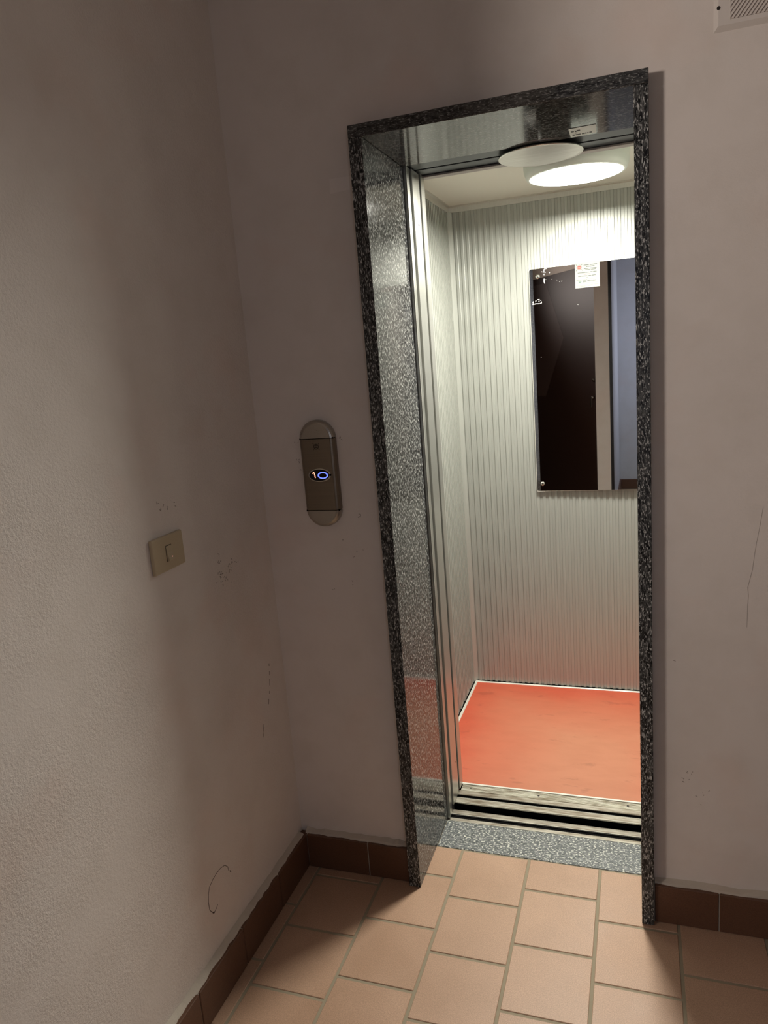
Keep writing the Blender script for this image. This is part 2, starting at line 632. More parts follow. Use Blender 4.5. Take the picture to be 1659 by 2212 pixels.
BEADM = plaster('bead_plaster', (0.62, 0.55, 0.46), 0.5, 0.002)
bead(lf, [(YE + i * (PR - YE - 0.0249) / 60.0, random.uniform(0.004, 0.008), random.uniform(0.016, 0.021)) for i in range(61)], 'x', 0.02)
bead(bl, [(XL + 0.02 + i * (-TL - XL - 0.025) / 22.0, random.uniform(0.006, 0.013), random.uniform(0.015, 0.021)) for i in range(23)], 'y', 0.02)
bead(br, [(OW + TR + 0.002 + i * 0.05, random.uniform(0.005, 0.012), random.uniform(0.015, 0.021)) for i in range(16)], 'y', 0.02)

# ------------------------------------------------------------------ granite portal
portal = thing('stone_door_frame', 'dark speckled polished granite frame around the lift doorway', 'door frame', (OW / 2, 0, 0))


def slab(name, x0, y0, z0, x1, y1, z1, mat, parent, bev=0.0012):
    bm = mb(); box(bm, x0, y0, z0, x1, y1, z1, bev)
    return obj(name, bm, mat, parent)


slab('jamb', -TL, 0.0, 0.0005, 0.0, D1, OH, GR_V, portal)
slab('jamb', OW, 0.0, 0.0005, OW + TR, D1, OH, GR_V, portal)
slab('lintel', -TL, 0.0, OH + 0.0005, OW + TR, D1, OH + TH, GR_H, portal)
th = mb(); box(th, 0.0005, DS, -0.03, OW - 0.0005, D1 - 0.001, 0.0, 0.001)
tag(obj('threshold', th, GR_S), 'flat grey and white speckled granite threshold before the door tracks', 'threshold')

# worn printed label under the lintel
lab = thing('sticker', 'worn white printed sticker under the granite lintel', 'sticker', (0.481, 0.277, OH - 0.001))
bm = mb(); prism(bm, [(0.4500, 0.2385), (0.5143, 0.2365), (0.5117, 0.3105), (0.4494, 0.3170)], 2, OH - 0.0005, OH)
obj('paper', bm, LABEL_P, lab)
bm = mb()
for (x0, x1, y0, y1) in ((0.463, 0.467, 0.262, 0.272), (0.468, 0.476, 0.258, 0.268), (0.454, 0.461, 0.262, 0.270),
                         (0.455, 0.461, 0.294, 0.303), (0.463, 0.475, 0.294, 0.302), (0.478, 0.485, 0.294, 0.302),
                         (0.486, 0.489, 0.293, 0.302), (0.491, 0.494, 0.293, 0.301), (0.496, 0.502, 0.292, 0.300),
                         (0.462, 0.468, 0.280, 0.284)):
    box(bm, x0, y0, OH - 0.0009, x1, y1, OH - 0.0005)
o = obj('print', bm, INK, lab)

# ------------------------------------------------------------------ landing sill (two worn rails and a groove)
sill = thing('landing_sill', 'worn aluminium door track on the landing side of the dark gap', 'door track', (OW / 2, 0.355, 0))
slab('rail', 0.0, 0.3250, -0.0045, OW, 0.3417, 0.0, SILL_WORN, sill, 0.0012)
slab('rail', 0.0, 0.3606, -0.0045, OW, 0.3865, 0.0, SILL_WORN, sill, 0.0012)
slab('groove', 0.0, 0.3252, -0.03, OW, 0.3825, -0.006, BLACK, sill, 0)  # black body paints the shade inside the track groove
slab('bright_edge', 0.0, 0.3600, -0.004, OW, 0.3622, 0.0009, SILL_EDGE, sill, 0.0003)
slab('bright_edge', 0.0, 0.3245, -0.004, OW, 0.3262, 0.0006, SILL_EDGE, sill, 0.0002)
# ------------------------------------------------------------------ door panels pushed open
HD = OH + 0.004
ld = thing('landing_door', 'steel landing door slid open, only its edge showing beside the left jamb', 'door', (-0.15, 0.345, 0))
slab('door_panel', -0.62, 0.3290, 0.004, 0.008, 0.3620, HD, STEEL, ld, 0.0012)
slab('edge_strip', 0.008, 0.3290, 0.004, 0.0095, 0.3325, HD, ALU_TRIM, ld, 0)
# overhead door gear
og = thing('door_header', 'dark steel door header above the lift doorway', 'header', (0.3, 0.40, OH + 0.02))
slab('landing_header', -0.62, 0.3255, OH + 0.006, 1.1, 0.4050, OH + 0.35, STEEL_DARK, og, 0.001)
slab('seal', -0.3, 0.4050, OH + 0.010, 1.1, 0.4200, OH + 0.25, BLACK, og, 0)

# ------------------------------------------------------------------ lift car
car = thing('elevator_car', 'open lift car with ribbed aluminium walls and red floor', 'elevator', (0.43, 0.95, 0.0))
cdo = slab('car_door', -0.62, 0.3730, 0.026, 0.012, 0.4470, HD, STEEL, car, 0.0012)
for yy, zz, rr in ((0.415, 1.86, 0.003), (0.432, 0.148, 0.002)):
    bm = mb(); cyl(bm, (0.0118, yy, zz), rr, 0, 0.0008, 12)
    obj('screw', bm, SCREW_DARK, cdo)
slab('car_sill_rail', 0.004, 0.3985, 0.0155, OW, 0.4258, 0.020, SILL_WORN, car, 0.0012)
slab('bright_edge', 0.004, 0.3978, 0.016, OW, 0.3998, 0.0209, SILL_EDGE, car, 0.0003)
slab('bright_edge', 0.004, 0.4244, 0.016, OW, 0.4260, 0.0208, SILL_EDGE, car, 0.0003)
slab('groove', 0.004, 0.4030, -0.02, OW, 0.5040, 0.0125, BLACK, car, 0)  # flat black stands in for the dark cavity under the rails
slab('car_sill_rail', 0.008, 0.4442, 0.0155, OW, 0.4680, 0.020, SILL_WORN, car, 0.0012)
# ribbed tread plate
bm = mb()
prof = [(0.4680, 0.0)]
y = 0.4680
prof = [(0.4682, 0.012)]
nr = 6
pit = (0.5035 - 0.4682) / nr
for i in range(nr):
    y0 = 0.4682 + pit * i
    prof += [(y0 + 0.0006, 0.0213), (y0 + pit * 0.62, 0.0213), (y0 + pit * 0.70, 0.0196), (y0 + pit * 0.98, 0.0196)]
prof += [(0.5035, 0.0213), (0.5035, 0.012)]
prism(bm, prof, 0, 0.014, OW + 0.004)
tread = obj('tread_plate', bm, SILL_RIB, car)
for x in (0.045, 0.276, 0.56):
    bm = mb(); cyl(bm, (x, 0.485, 0.0212), 0.0038, 2, 0.0006, 16)
    obj('screw', bm, SCREW_DARK, tread)
slab('floor_nosing', 0.006, 0.5050, 0.010, OW + 0.01, 0.5135, 0.0228, ALU_EDGE, car, 0.0008)
# red floor
bm = mb(); box(bm, CX0, 0.5135, -0.02, CX1, CY1, CZ0 - 0.0005)
obj('car_floor', bm, LINO, car)
slab('floor_edging', CX0 - 0.001, 0.5135, 0.008, CX0 + 0.0095, CY1 - 0.009, 0.0235, ALU_EDGE, car, 0.001)
slab('floor_edging', CX0 - 0.001, CY1 - 0.0095, 0.008, CX1, CY1 + 0.001, 0.0235, ALU_EDGE, car, 0.001)
slab('floor_edging', CX1 - 0.0095, 0.5135, 0.008, CX1 + 0.001, CY1 - 0.009, 0.0235, ALU_EDGE, car, 0.001)
# black skirting gap behind the edging
slab('shadow_gap', CX0 - 0.022, 0.5135, 0.0, CX0 - 0.014, CY1 + 0.02, 0.045, BLACK, car, 0)
slab('shadow_gap', CX0 - 0.022, CY1 + 0.014, 0.0, CX1 + 0.02, CY1 + 0.022, 0.045, BLACK, car, 0)

PIT = 0.02430


def ribbed(axis, a, b, plane, inward, z0, z1, phase=0.0):
    """sheet folded in shallow ribs. plane = groove plane, ribs stand 'inward' by 3 mm"""
    bm = mb()
    H = 0.0036 * inward
    pts = [(a, 0.0)]
    n = int((b - a) / PIT) + 2
    for i in range(n):
        s = a + phase + PIT * i
        for (t, h) in ((0.0, 0), (0.0002, -0.9), (0.0013, -0.9), (0.0015, 0.85), (0.0024, 1), (0.0118, 1), (0.0127, 0.85), (0.0129, -0.9), (0.0140, -0.9), (0.0142, 0)):
            u = s + t
            if a < u < b:
                pts.append((u, h * H))
    pts.append((b, 0.0))
    lo = [];hi = []
    for u, h in pts:
        p = (u, plane + h) if axis == 0 else (plane + h, u)
        lo.append(bm.verts.new((p[0], p[1], z0)))
        hi.append(bm.verts.new((p[0], p[1], z1)))
    for i in range(len(pts) - 1):
        bm.faces.new((lo[i], lo[i + 1], hi[i + 1], hi[i]))
    return bm


ZR0, ZR1 = 0.0245, CZ1 - 0.021


def sheet(name, bm):
    o = obj(name, bm, ALU, car)
    m = o.modifiers.new('solid', 'SOLIDIFY')
    m.thickness = 0.0015
    m.offset = 0
    return o


YB = CY1 + 0.010
XW = CX0 - 0.009
sheet('ribbed_panel', ribbed(0, XW + 0.018, CX1 + 0.012, YB, -1, ZR0, ZR1, 0.0045))
sheet('ribbed_panel', ribbed(1, 0.50, YB - 0.018, XW, 1, ZR0, ZR1, 0.006))
sheet('ribbed_panel', ribbed(1, 0.50, YB - 0.004, CX1 + 0.011, -1, ZR0, ZR1, 0.006))
# flat corner strip
bm = mb(); prism(bm, [(XW, YB - 0.019), (XW + 0.0028, YB - 0.0185), (XW + 0.0185, YB - 0.0028), (XW + 0.019, YB), (XW - 0.002, YB + 0.002)], 2, ZR0, ZR1)
obj('corner_strip', bm, ALU, car)
# outer shell of the car
slab('shell', XW - 0.06, 0.50, -0.05, XW - 0.0135, YB + 0.05, CZ1 + 0.1, BLACK, car, 0)
slab('shell', XW - 0.013, YB + 0.013, -0.05, CX1 + 0.06, YB + 0.05, CZ1 + 0.1, BLACK, car, 0)
slab('shell', CX1 + 0.026, 0.50, -0.05, CX1 + 0.07, YB + 0.012, CZ1 + 0.1, BLACK, car, 0)
# front returns beside the doorway and transom over it
slab('front_return', XW - 0.01, 0.4640, 0.026, 0.0125, 0.5060, CZ1, STEEL, car, 0.0015)
slab('front_return', OW + 0.008, 0.4640, 0.026, CX1 + 0.012, 0.5060, CZ1, STEEL, car, 0.0015)
slab('transom', -0.3, 0.4210, OH + 0.007, 1.1, 0.4990, CZ1 + 0.15, STEEL_DARK, car, 0.001)
slab('transom_lip', 0.0125, 0.4850, OH + 0.0005, OW + 0.008, 0.5150, OH + 0.0065, HEADER_GREY, car, 0.001)
slab('transom_face', XW, 0.5000, OH + 0.0065, CX1, 0.5155, CZ1, HEADER_GREY, car, 0.001)
# ceiling
slab('car_ceiling', XW - 0.012, 0.5155, CZ1, CX1 + 0.024, YB + 0.012, CZ1 + 0.02, CARCEIL, car, 0)
bm = mb(); prism(bm, [(YB + 0.004, CZ1), (YB - 0.016, CZ1), (YB - 0.016, CZ1 - 0.004), (YB - 0.008, CZ1 - 0.006), (YB - 0.006, CZ1 - 0.024), (YB + 0.004, CZ1 - 0.024)], 0, XW, CX1 + 0.01)
obj('cornice', bm, ALU_TRIM, car)
bm = mb(); prism(bm, [(XW - 0.004, CZ1), (XW + 0.016, CZ1), (XW + 0.016, CZ1 - 0.004), (XW + 0.008, CZ1 - 0.006), (XW + 0.006, CZ1 - 0.024), (XW - 0.004, CZ1 - 0.024)], 1, 0.516, YB)
obj('cornice', bm, ALU_TRIM, car)

# ------------------------------------------------------------------ lift lamp
LX, LY = 0.432, 0.722
lamp = thing('ceiling_lamp', 'lit round white drum lamp on the lift ceiling', 'lamp', (LX, LY, CZ1))
ZL = 1.992
bm = mb()
lathe(bm, (LX, LY, 0), [(0.150, CZ1), (0.157, CZ1 - 0.004), (0.157, CZ1 - 0.045), (0.154, ZL + 0.016), (0.1475, ZL + 0.001), (0.1350, ZL - 0.001), (0.1345, ZL + 0.008), (0.0, ZL + 0.008)])
obj('housing', bm, LAMP_BODY, lamp, smooth=True)
bm = mb()
lathe(bm, (LX, LY, 0), [(0.1343, ZL + 0.0055), (0.1343, ZL + 0.002), (0.130, ZL + 0.001), (0.0, ZL + 0.0005)])
obj('lens', bm, LENS, lamp, smooth=False)
bm = mb(); cyl(bm, (LX - 0.160, LY - 0.03, CZ1 - 0.028), 0.005, 0, 0.012, 12)
obj('clip', bm, SCREW_DARK, lamp)
bm = mb(); cyl(bm, (LX + 0.145, LY - 0.095, CZ1 - 0.022), 0.0016, 2, 0.020, 8)
obj('clip', bm, CHROME, lamp)

# round plate under the header
dsk = thing('ceiling_disc', 'unlit round spun metal disc under the door header', 'disc', (0.3605, 0.4270, OH))
bm = mb()
DZ = 1.9942
lathe(bm, (0.3605, 0.4270, 0), [(0.0, DZ + 0.0045), (0.108, DZ + 0.0045), (0.1122, DZ + 0.0033), (0.1128, DZ + 0.0005), (0.1108, DZ - 0.0010), (0.104, DZ - 0.0006), (0.0, DZ - 0.0012)])
obj('plate', bm, DISC, dsk, smooth=False)
bm = mb(); cyl(bm, (0.3605, 0.4270, DZ + 0.0048), 0.02, 2, OH + 0.0055 - DZ - 0.0045, 20)
obj('stem', bm, STEEL_DARK, dsk)

# ------------------------------------------------------------------ mirror
MX0, MX1, MZ0, MZ1 = 0.203, 0.672, 0.9028, 1.7912
MY = CY1 - 0.010
mir = thing('mirror', 'tall frameless mirror screwed to the ribbed back wall of the lift', 'mirror', (0.44, MY, MZ0))


def rrect(x0, z0, x1, z1, r, n=5):
    out = []
    for cx, cz, a0 in ((x1 - r, z1 - r, 0), (x0 + r, z1 - r, 90), (x0 + r, z0 + r, 180), (x1 - r, z0 + r, 270)):
        for i in range(n + 1):
            a = math.radians(a0 + 90 * i / n)
            out.append((cx + r * math.cos(a), cz + r * math.sin(a)))
    return out


bm = mb(); prism(bm, rrect(MX0, MZ0, MX1, MZ1, 0.006), 1, MY, MY + 0.004)
for v in bm.verts:      # the glass sits slightly askew
    v.co.y -= 0.019 * (v.co.x - MX0)
obj('glass', bm, MIRROR, mir)
bm = mb(); prism(bm, rrect(MX0 + 0.0003, MZ0 + 0.0003, MX1 - 0.0003, MZ1 - 0.0003, 0.006), 1, MY + 0.0042, MY + 0.0150)
for v in bm.verts:
    if v.co.y < MY + 0.01:
        v.co.y -= 0.019 * (v.co.x - MX0)
obj('backing', bm, ALU_TRIM, mir)
bm = mb(); box(bm, MX0 - 0.0035, MY + 0.006, MZ0, MX0 - 0.0005, MY + 0.014, MZ1); obj('edge_strip', bm, ALU_EDGE, mir)
bm = mb(); box(bm, MX0, MY + 0.0005, MZ0 - 0.0025, MX1, MY + 0.012, MZ0 - 0.0003); obj('edge_strip', bm, ALU_EDGE, mir)
for sx, sz in ((0.2352, 1.7620), (0.2252, 0.9335), (0.640, 1.7620), (0.640, 0.9335)):
    bm = mb()
    lathe(bm, (0, 0, 0), [(0.0085, 0), (0.0085, 0.002), (0.0065, 0.0050), (0.0035, 0.0060), (0.0, 0.0060)], 24)
    bmesh.ops.rotate(bm, verts=bm.verts, matrix=Matrix.Rotation(math.radians(90), 3, 'X'))
    bmesh.ops.translate(bm, verts=bm.verts, vec=(sx, MY - 0.019 * (sx - MX0), sz))
    s = obj('screw_cap', bm, CHROME, mir, smooth=True)
    bm = mb(); cyl(bm, (sx, MY - 0.0066 - 0.019 * (sx - MX0), sz), 0.0022, 1, 0.0004, 10)
    obj('slot', bm, SCREW_DARK, s)
# scratched letters on the mirror
bm = mb()


def stroke(bm, pts, wd, plane, thick, axis=1):
    """flat ribbon along pts on plane perpendicular to axis"""
    P = [Vector(p) for p in pts]
    L = [];Rr = []
    for i, p in enumerate(P):
        t = (P[min(i + 1, len(P) - 1)] - P[max(i - 1, 0)])
        t.normalize()
        n = Vector((-t.y, t.x)) * wd / 2
        L.append(p + n); Rr.append(p - n)
    def V(q, d):
        return bm.verts.new((q.x, plane + d, q.y) if axis == 1 else (plane + d, q.x, q.y))
    a = [V(q, 0) for q in L]; b2 = [V(q, 0) for q in Rr]
    c = [V(q, thick) for q in L]; d = [V(q, thick) for q in Rr]
    for i in range(len(P) - 1):
        bm.faces.new((a[i], a[i + 1], b2[i + 1], b2[i]))
        bm.faces.new((c[i], c[i + 1], d[i + 1], d[i]))
        bm.faces.new((a[i], a[i + 1], c[i + 1], c[i]))
        bm.faces.new((b2[i], b2[i + 1], d[i + 1], d[i]))
    bm.faces.new((a[0], b2[0], d[0], c[0]))
    bm.faces.new((a[-1], b2[-1], d[-1], c[-1]))


def dot(bm, x, z, s, plane, thick, axis=1):
    stroke(bm, [(x - s / 2, z), (x + s / 2, z)], s, plane, thick, axis)


T = -0.0036
stroke(bm, [(0.2604, 1.7740), (0.2604, 1.785), (0.2625, 1.7876), (0.2725, 1.7885)], 0.0022, MY, T)
stroke(bm, [(0.2602, 1.7700), (0.2602, 1.7650)], 0.0022, MY, T)
stroke(bm, [(0.2602, 1.7513), (0.2598, 1.740), (0.2618, 1.7332)], 0.0028, MY, T)
stroke(bm, [(0.2115, 1.6574), (0.224, 1.6592), (0.2389, 1.6585)], 0.0026, MY, T)
stroke(bm, [(0.2415, 1.6592), (0.2465, 1.6600), (0.2455, 1.666)], 0.0024, MY, T)
stroke(bm, [(0.2315, 1.6742), (0.2395, 1.6750)], 0.0014, MY, T)
stroke(bm, [(0.2235, 1.6655), (0.2260, 1.6725)], 0.0022, MY, T)
stroke(bm, [(0.2130, 1.6625), (0.2160, 1.6685)], 0.0032, MY, T)
for x, z, s in ((0.2525, 1.7779, 0.0020), (0.2653, 1.7749, 0.0020), (0.2818, 1.7712, 0.0022), (0.2668, 1.7469, 0.0018), (0.3191, 1.7344, 0.0016),
                (0.3255, 1.7346, 0.0012), (0.3285, 1.7348, 0.0012), (0.2371, 1.6677, 0.0026), (0.2438, 1.6705, 0.0020), (0.29, 1.746, 0.001), (0.309, 1.741, 0.001),
                (0.3865, 1.640, 0.0013), (0.393, 1.607, 0.0012), (0.238, 1.45, 0.0012)):
    dot(bm, x, z, s, MY, T)
obj('scratches', bm, WHITE_MARK, mir)['kind'] = 'stuff'

# ------------------------------------------------------------------ notice stuck over the mirror's top edge
PX0, PX1, PZ0, PZ1 = 0.3787, 0.4700, 1.7010, 1.7925
PY = MY - 0.0012 - 0.019 * (0.47 - 0.203)
nt_ = thing('notice', 'small white service notice with red emblem stuck on the mirror top', 'notice', ((PX0 + PX1) / 2, PY, PZ0))
bm = mb(); box(bm, PX0, PY - 0.0006, PZ0, PX1, PY + 0.0010, PZ1 + 0.0035); obj('paper', bm, PAPER, nt_)
pw, ph = PX1 - PX0, PZ1 - PZ0
FY = PY - 0.0006


def PT(u, v):
    return (PX0 + u * pw, PZ1 - v * ph)


def words(spans, v, h, mat, name='text_line'):
    bm = mb()
    for a, b in spans:
        x0, z0 = PT(a, v); x1, _ = PT(b, v)
        # broken into letter-sized ticks so that it reads as small print
        x = x0
        while x < x1:
            wv = random.uniform(0.0009, 0.0015)
            hh = h * random.uniform(0.75, 1.0)
            box(bm, x, FY - 0.0002, z0 - hh / 2, min(x + wv, x1), FY, z0 + hh / 2)
            x += wv + 0.00025
    obj(name, bm, mat, nt_)


words([(0.36, 0.57), (0.60, 0.90)], 0.090, 0.0036, INK)
words([(0.46, 0.58), (0.59, 0.80)], 0.155, 0.0036, INK)
words([(0.37, 0.56), (0.61, 0.88)], 0.235, 0.0028, INK)
words([(0.42, 0.63), (0.65, 0.85)], 0.285, 0.0028, INK)
words([(0.11, 0.15), (0.17, 0.37), (0.38, 0.44), (0.45, 0.58), (0.60, 0.72), (0.74, 0.88)], 0.385, 0.0028, INK)
words([(0.36, 0.62)], 0.455, 0.0028, INK_PINK)
words([(0.13, 0.27), (0.28, 0.50), (0.55, 0.66), (0.68, 0.84)], 0.525, 0.0028, INK)
words([(0.46, 0.52)], 0.59, 0.0026, INK_SOFT)
words([(0.04, 0.26), (0.28, 0.42), (0.44, 0.49)], 0.675, 0.0022, INK_SOFT)
words([(0.05, 0.09), (0.12, 0.15), (0.18, 0.21), (0.24, 0.40), (0.45, 0.52), (0.62, 0.72), (0.78, 0.93)], 0.895, 0.0014, INK_SOFT)
words([(0.05, 0.10), (0.14, 0.42), (0.50, 0.62)], 0.935, 0.0014, INK_SOFT)
# frame round the phone number
bm = mb()
for (a, c, b2, d) in ((0.50, 0.655, 0.93, 0.660), (0.925, 0.655, 0.930, 0.815), (0.05, 0.810, 0.93, 0.815)):
    x0, z1 = PT(a, c); x1, z0 = PT(b2, d)
    box(bm, x0, FY - 0.0002, z0, x1, FY, z1)
obj('rule', bm, INK_SOFT, nt_)


def text_obj(s, size, loc, mat, parent, name, rot=(math.radians(90), 0, 0), align='CENTER', bold=0.0):
    cu = bpy.data.curves.new(name, 'FONT')
    cu.body = s
    cu.size = size
    cu.align_x = align
    cu.align_y = 'CENTER'
    cu.extrude = 0.0001
    cu.offset = bold
    t = bpy.data.objects.new('tmp', cu)
    COL.objects.link(t)
    bpy.context.view_layer.update()
    me = bpy.data.meshes.new_from_object(t.evaluated_get(bpy.context.evaluated_depsgraph_get()))
    bpy.data.objects.remove(t)
    me.name = name
    me.transform(Matrix.Translation(Vector(loc)) @ Matrix.Rotation(rot[2], 4, 'Z') @ Matrix.Rotation(rot[0], 4, 'X'))
    me.materials.clear()
    me.materials.append(mat)
    o = bpy.data.objects.new(name, me)
    COL.objects.link(o)
    o.parent = parent
    o.matrix_parent_inverse = Matrix.Translation(-parent.location)
    return o


xx, zz = PT(0.575, 0.745)
text_obj('800 44 19 86', 0.0088, (xx, FY - 0.0002, zz), INK, nt_, 'phone_number', bold=0.0002)
# little telephone mark
bm = mb()
xx, zz = PT(0.19, 0.745)
n = 20
o1 = [(xx + 0.0052 * math.cos(2 * math.pi * i / n), zz + 0.0034 * math.sin(2 * math.pi * i / n)) for i in range(n)]
prism(bm, o1, 1, FY - 0.0002, FY); obj('phone_mark', bm, INK_TEAL, nt_)
bm = mb()
o2 = [(xx + 0.0022 * math.cos(2 * math.pi * i / n), zz + 0.0014 * math.sin(2 * math.pi * i / n)) for i in range(n)]
prism(bm, o2, 1, FY - 0.0004, FY - 0.0002); obj('phone_dial', bm, PAPER, nt_)


def emblem(cx, cz, r, plane, dirn, ring_mat, bar_mat, ray_mat, parent, ringw=0.16, fill=None):
    """round badge with four short diagonal arms and two bars inside"""
    def ringm(r0, r1, k0, k1):
        bm = mb(); m_ = 40
        A = []
        for rr in (r0, r1):
            for kk in (k0, k1):
                A.append([bm.verts.new((cx + rr * math.cos(2 * math.pi * i / m_), plane + dirn * kk, cz + rr * math.sin(2 * math.pi * i / m_))) for i in range(m_)])
        for (p, q) in ((0, 1), (1, 3), (3, 2), (2, 0)):
            for i in range(m_):
                j = (i + 1) % m_
                bm.faces.new((A[p][i], A[p][j], A[q][j], A[q][i]))
        return bm
    obj('emblem_ring', ringm(r * (1 - ringw), r, 0, 0.0002), ring_mat, parent)
    if fill:
        bm = mb(); prism(bm, [(cx + r * 0.8 * math.cos(i / 24 * 2 * math.pi), cz + r * 0.8 * math.sin(i / 24 * 2 * math.pi)) for i in range(24)], 1, plane, plane + dirn * 0.00012)
        obj('emblem_disc', bm, fill, parent)
    bm = mb()
    for sx in (-1, 1):
        for sz in (-1, 1):
            stroke(bm, [(cx + sx * r * 0.82, cz + sz * r * 0.80), (cx + sx * r * 1.22, cz + sz * r * 1.22)], r * 0.16, plane, dirn * 0.0002)
    obj('emblem_arms', bm, ray_mat, parent)
    bm = mb()
    for k in (0.30, -0.30):
        box(bm, cx - r * 0.50, min(plane, plane + dirn * 0.0003), cz + k * r - r * 0.15, cx + r * 0.50, max(plane, plane + dirn * 0.0003), cz + k * r + r * 0.15)
    obj('emblem_bars', bm, bar_mat, parent)


ex, ez = PT(0.175, 0.165)
emblem(ex, ez, 0.0100, FY, -1, INK_SOFT, INK_RED, INK, nt_, 0.12, INK_PINK)

# ------------------------------------------------------------------ hall call plate
hc = thing('elevator_call_plate', 'rounded metal lift call plate with lit display left of the doorway', 'call button', (-0.1985, PR, 1.061))
AX, AZ = -0.1985, 1.2050
HW, HH_ = 0.0495, 0.1440
TOPZ, BOTZ = 1.3006, 1.1075


def capsule_outline(inset, n=24):
    r = HW - inset
    hh = HH_ - HW
    pts = []
    for i in range(n + 1):
        a = math.pi * i / n
        pts.append((AX + r * math.cos(a), AZ + hh + r * math.sin(a)))
    for i in range(n + 1):
        a = math.pi + math.pi * i / n
        pts.append((AX + r * math.cos(a), AZ - hh + r * math.sin(a)))
    return pts


def clip_half(pts, zc, keep_above):
    out = []
    n = len(pts)
    for i in range(n):
        a, b = pts[i], pts[(i + 1) % n]
        ina = (a[1] >= zc) == keep_above
        inb = (b[1] >= zc) == keep_above
        if ina:
            out.append(a)
        if ina != inb:
            t = (zc - a[1]) / (b[1] - a[1])
            out.append((a[0] + t * (b[0] - a[0]), zc))
    return out


def shell(zlo, zhi, mat, name):
    """curved cover piece between two heights"""
    bm = mb()
    levels = [(0.0, 0.0), (0.0, 0.012), (0.0012, 0.0165), (0.0045, 0.0200), (0.0085, 0.0222), (0.011, 0.0226)]
    rings = []
    for ins, dep in levels:
        pts = capsule_outline(ins)
        # keep a constant number of points: clamp z instead of clipping
        q = []
        for x, z in pts:
            if z > zhi or z < zlo:
                zc = zhi if z > zhi else zlo
                # slide along: on the straight part the width is constant, on the round part recompute
                r = HW - ins
                hh = HH_ - HW
                dz = abs(zc - AZ) - hh
                lim = r if dz <= 0 else math.sqrt(max(r * r - dz * dz, 0))
                x = max(-lim, min(lim, (x - AX))) + AX
                z = zc
            q.append((x, z))
        rings.append([bm.verts.new((x, PR - dep, z)) for x, z in q])
    n = len(rings[0])
    for a, b in zip(rings, rings[1:]):
        for i in range(n):
            j = (i + 1) % n
            bm.faces.new((a[i], a[j], b[j], b[i]))
    bm.faces.new(rings[-1])
    bm.faces.new(rings[0][::-1])
    bmesh.ops.remove_doubles(bm, verts=bm.verts, dist=1e-6)
    bmesh.ops.dissolve_degenerate(bm, dist=1e-6, edges=bm.edges)
    return obj(name, bm, mat, hc)


shell(BOTZ + 0.0012, TOPZ - 0.0012, PLATE_MID, 'cover')
c1 = shell(TOPZ + 0.0008, 2.0, PLATE_CAP, 'end_cap')
c2 = shell(0.5, BOTZ - 0.0008, PLATE_CAP, 'end_cap')
bm = mb()
box(bm, AX - HW + 0.0015, PR - 0.0195, BOTZ - 0.002, AX + HW - 0.0015, PR - 0.001, BOTZ + 0.002)
obj('joint', bm, BLACK, hc)
bm = mb()
box(bm, AX - HW + 0.0015, PR - 0.0195, TOPZ - 0.002, AX + HW - 0.0015, PR - 0.001, TOPZ + 0.002)
obj('joint', bm, BLACK, hc)
FP = PR - 0.0226


def ellipse(cx, cz, a, b, n=40):
    return [(cx + a * math.cos(2 * math.pi * i / n), cz + b * math.sin(2 * math.pi * i / n)) for i in range(n)]


DXC, DZC = -0.1975, 1.2035
bm = mb(); prism(bm, ellipse(DXC + 0.0015, DZC, 0.0320, 0.0180), 1, FP - 0.0010, FP + 0.001); rim = obj('display_rim', bm, CHROME, hc)
bm = mb(); prism(bm, ellipse(DXC, DZC, 0.0290, 0.0155), 1, FP - 0.0016, FP - 0.0008); disp = obj('display', bm, GLOSS_BLACK, hc)
bm = mb(); cyl(bm, (DXC + 0.0318, FP - 0.0014, DZC), 0.0030, 1, 0.001, 14); obj('keyhole', bm, BLACK, hc)
# digit 1
bm = mb()
stroke(bm, [(-0.2165, 1.2085), (-0.2120, 1.2122), (-0.2100, 1.2040), (-0.2090, 1.1965)], 0.0023, FP - 0.0016, -0.0004)
obj('digit', bm, RED_LED, disp)
bm = mb()
m_ = 40
A = []
for kk in (0.0, 0.0006):
    for (a, b) in ((0.0148, 0.0092), (0.0112, 0.0063)):
        A.append([bm.verts.new((-0.1868 + a * math.cos(2 * math.pi * i / m_), FP - 0.0016 - kk, 1.2030 + b * math.sin(2 * math.pi * i / m_))) for i in range(m_)])
for (p, q) in ((0, 1), (1, 3), (3, 2), (2, 0)):
    for i in range(m_):
        j = (i + 1) % m_
        bm.faces.new((A[p][i], A[p][j], A[q][j], A[q][i]))
obj('ring_light', bm, BLUE_LED, disp)
emblem(-0.1990, 1.2795, 0.0074, FP, -1, LOGO, LOGO, LOGO, hc, 0.28)

# ------------------------------------------------------------------ light switch
sw = thing('light_switch', 'cream single rocker light switch on the left wall', 'light switch', (XL, -0.431, 1.113))
SX = XL + 0.0093
bm = mb(); box(bm, XL, -0.4875, 1.0745, XL + 0.0093, -0.3745, 1.1520, 0.0028, 3)
obj('cover_plate', bm, IVORY, sw)
bm = mb(); box(bm, SX - 0.001, -0.4425, 1.0945, SX + 0.0002, -0.4205, 1.1305, 0.0); obj('rocker_slot', bm, SCREW_DARK, sw)
bm = mb()
prism(bm, [(SX - 0.0005, 1.0955), (SX + 0.0060, 1.0960), (SX + 0.0066, 1.0985), (SX + 0.0020, 1.1150), (SX + 0.0008, 1.1288), (SX - 0.0005, 1.1295)], 1, -0.4412, -0.4218)
rk = obj('rocker', bm, IVORY, sw)
bm = mb(); cyl(bm, (SX + 0.0050, -0.4285, 1.1040), 0.0011, 0, 0.0006, 10)
obj('pilot_lamp', bm, simple('pilot_red', (0.6, 0.2, 0.15), 0.4, 0, (1, 0.45, 0.35), 0.5), rk)

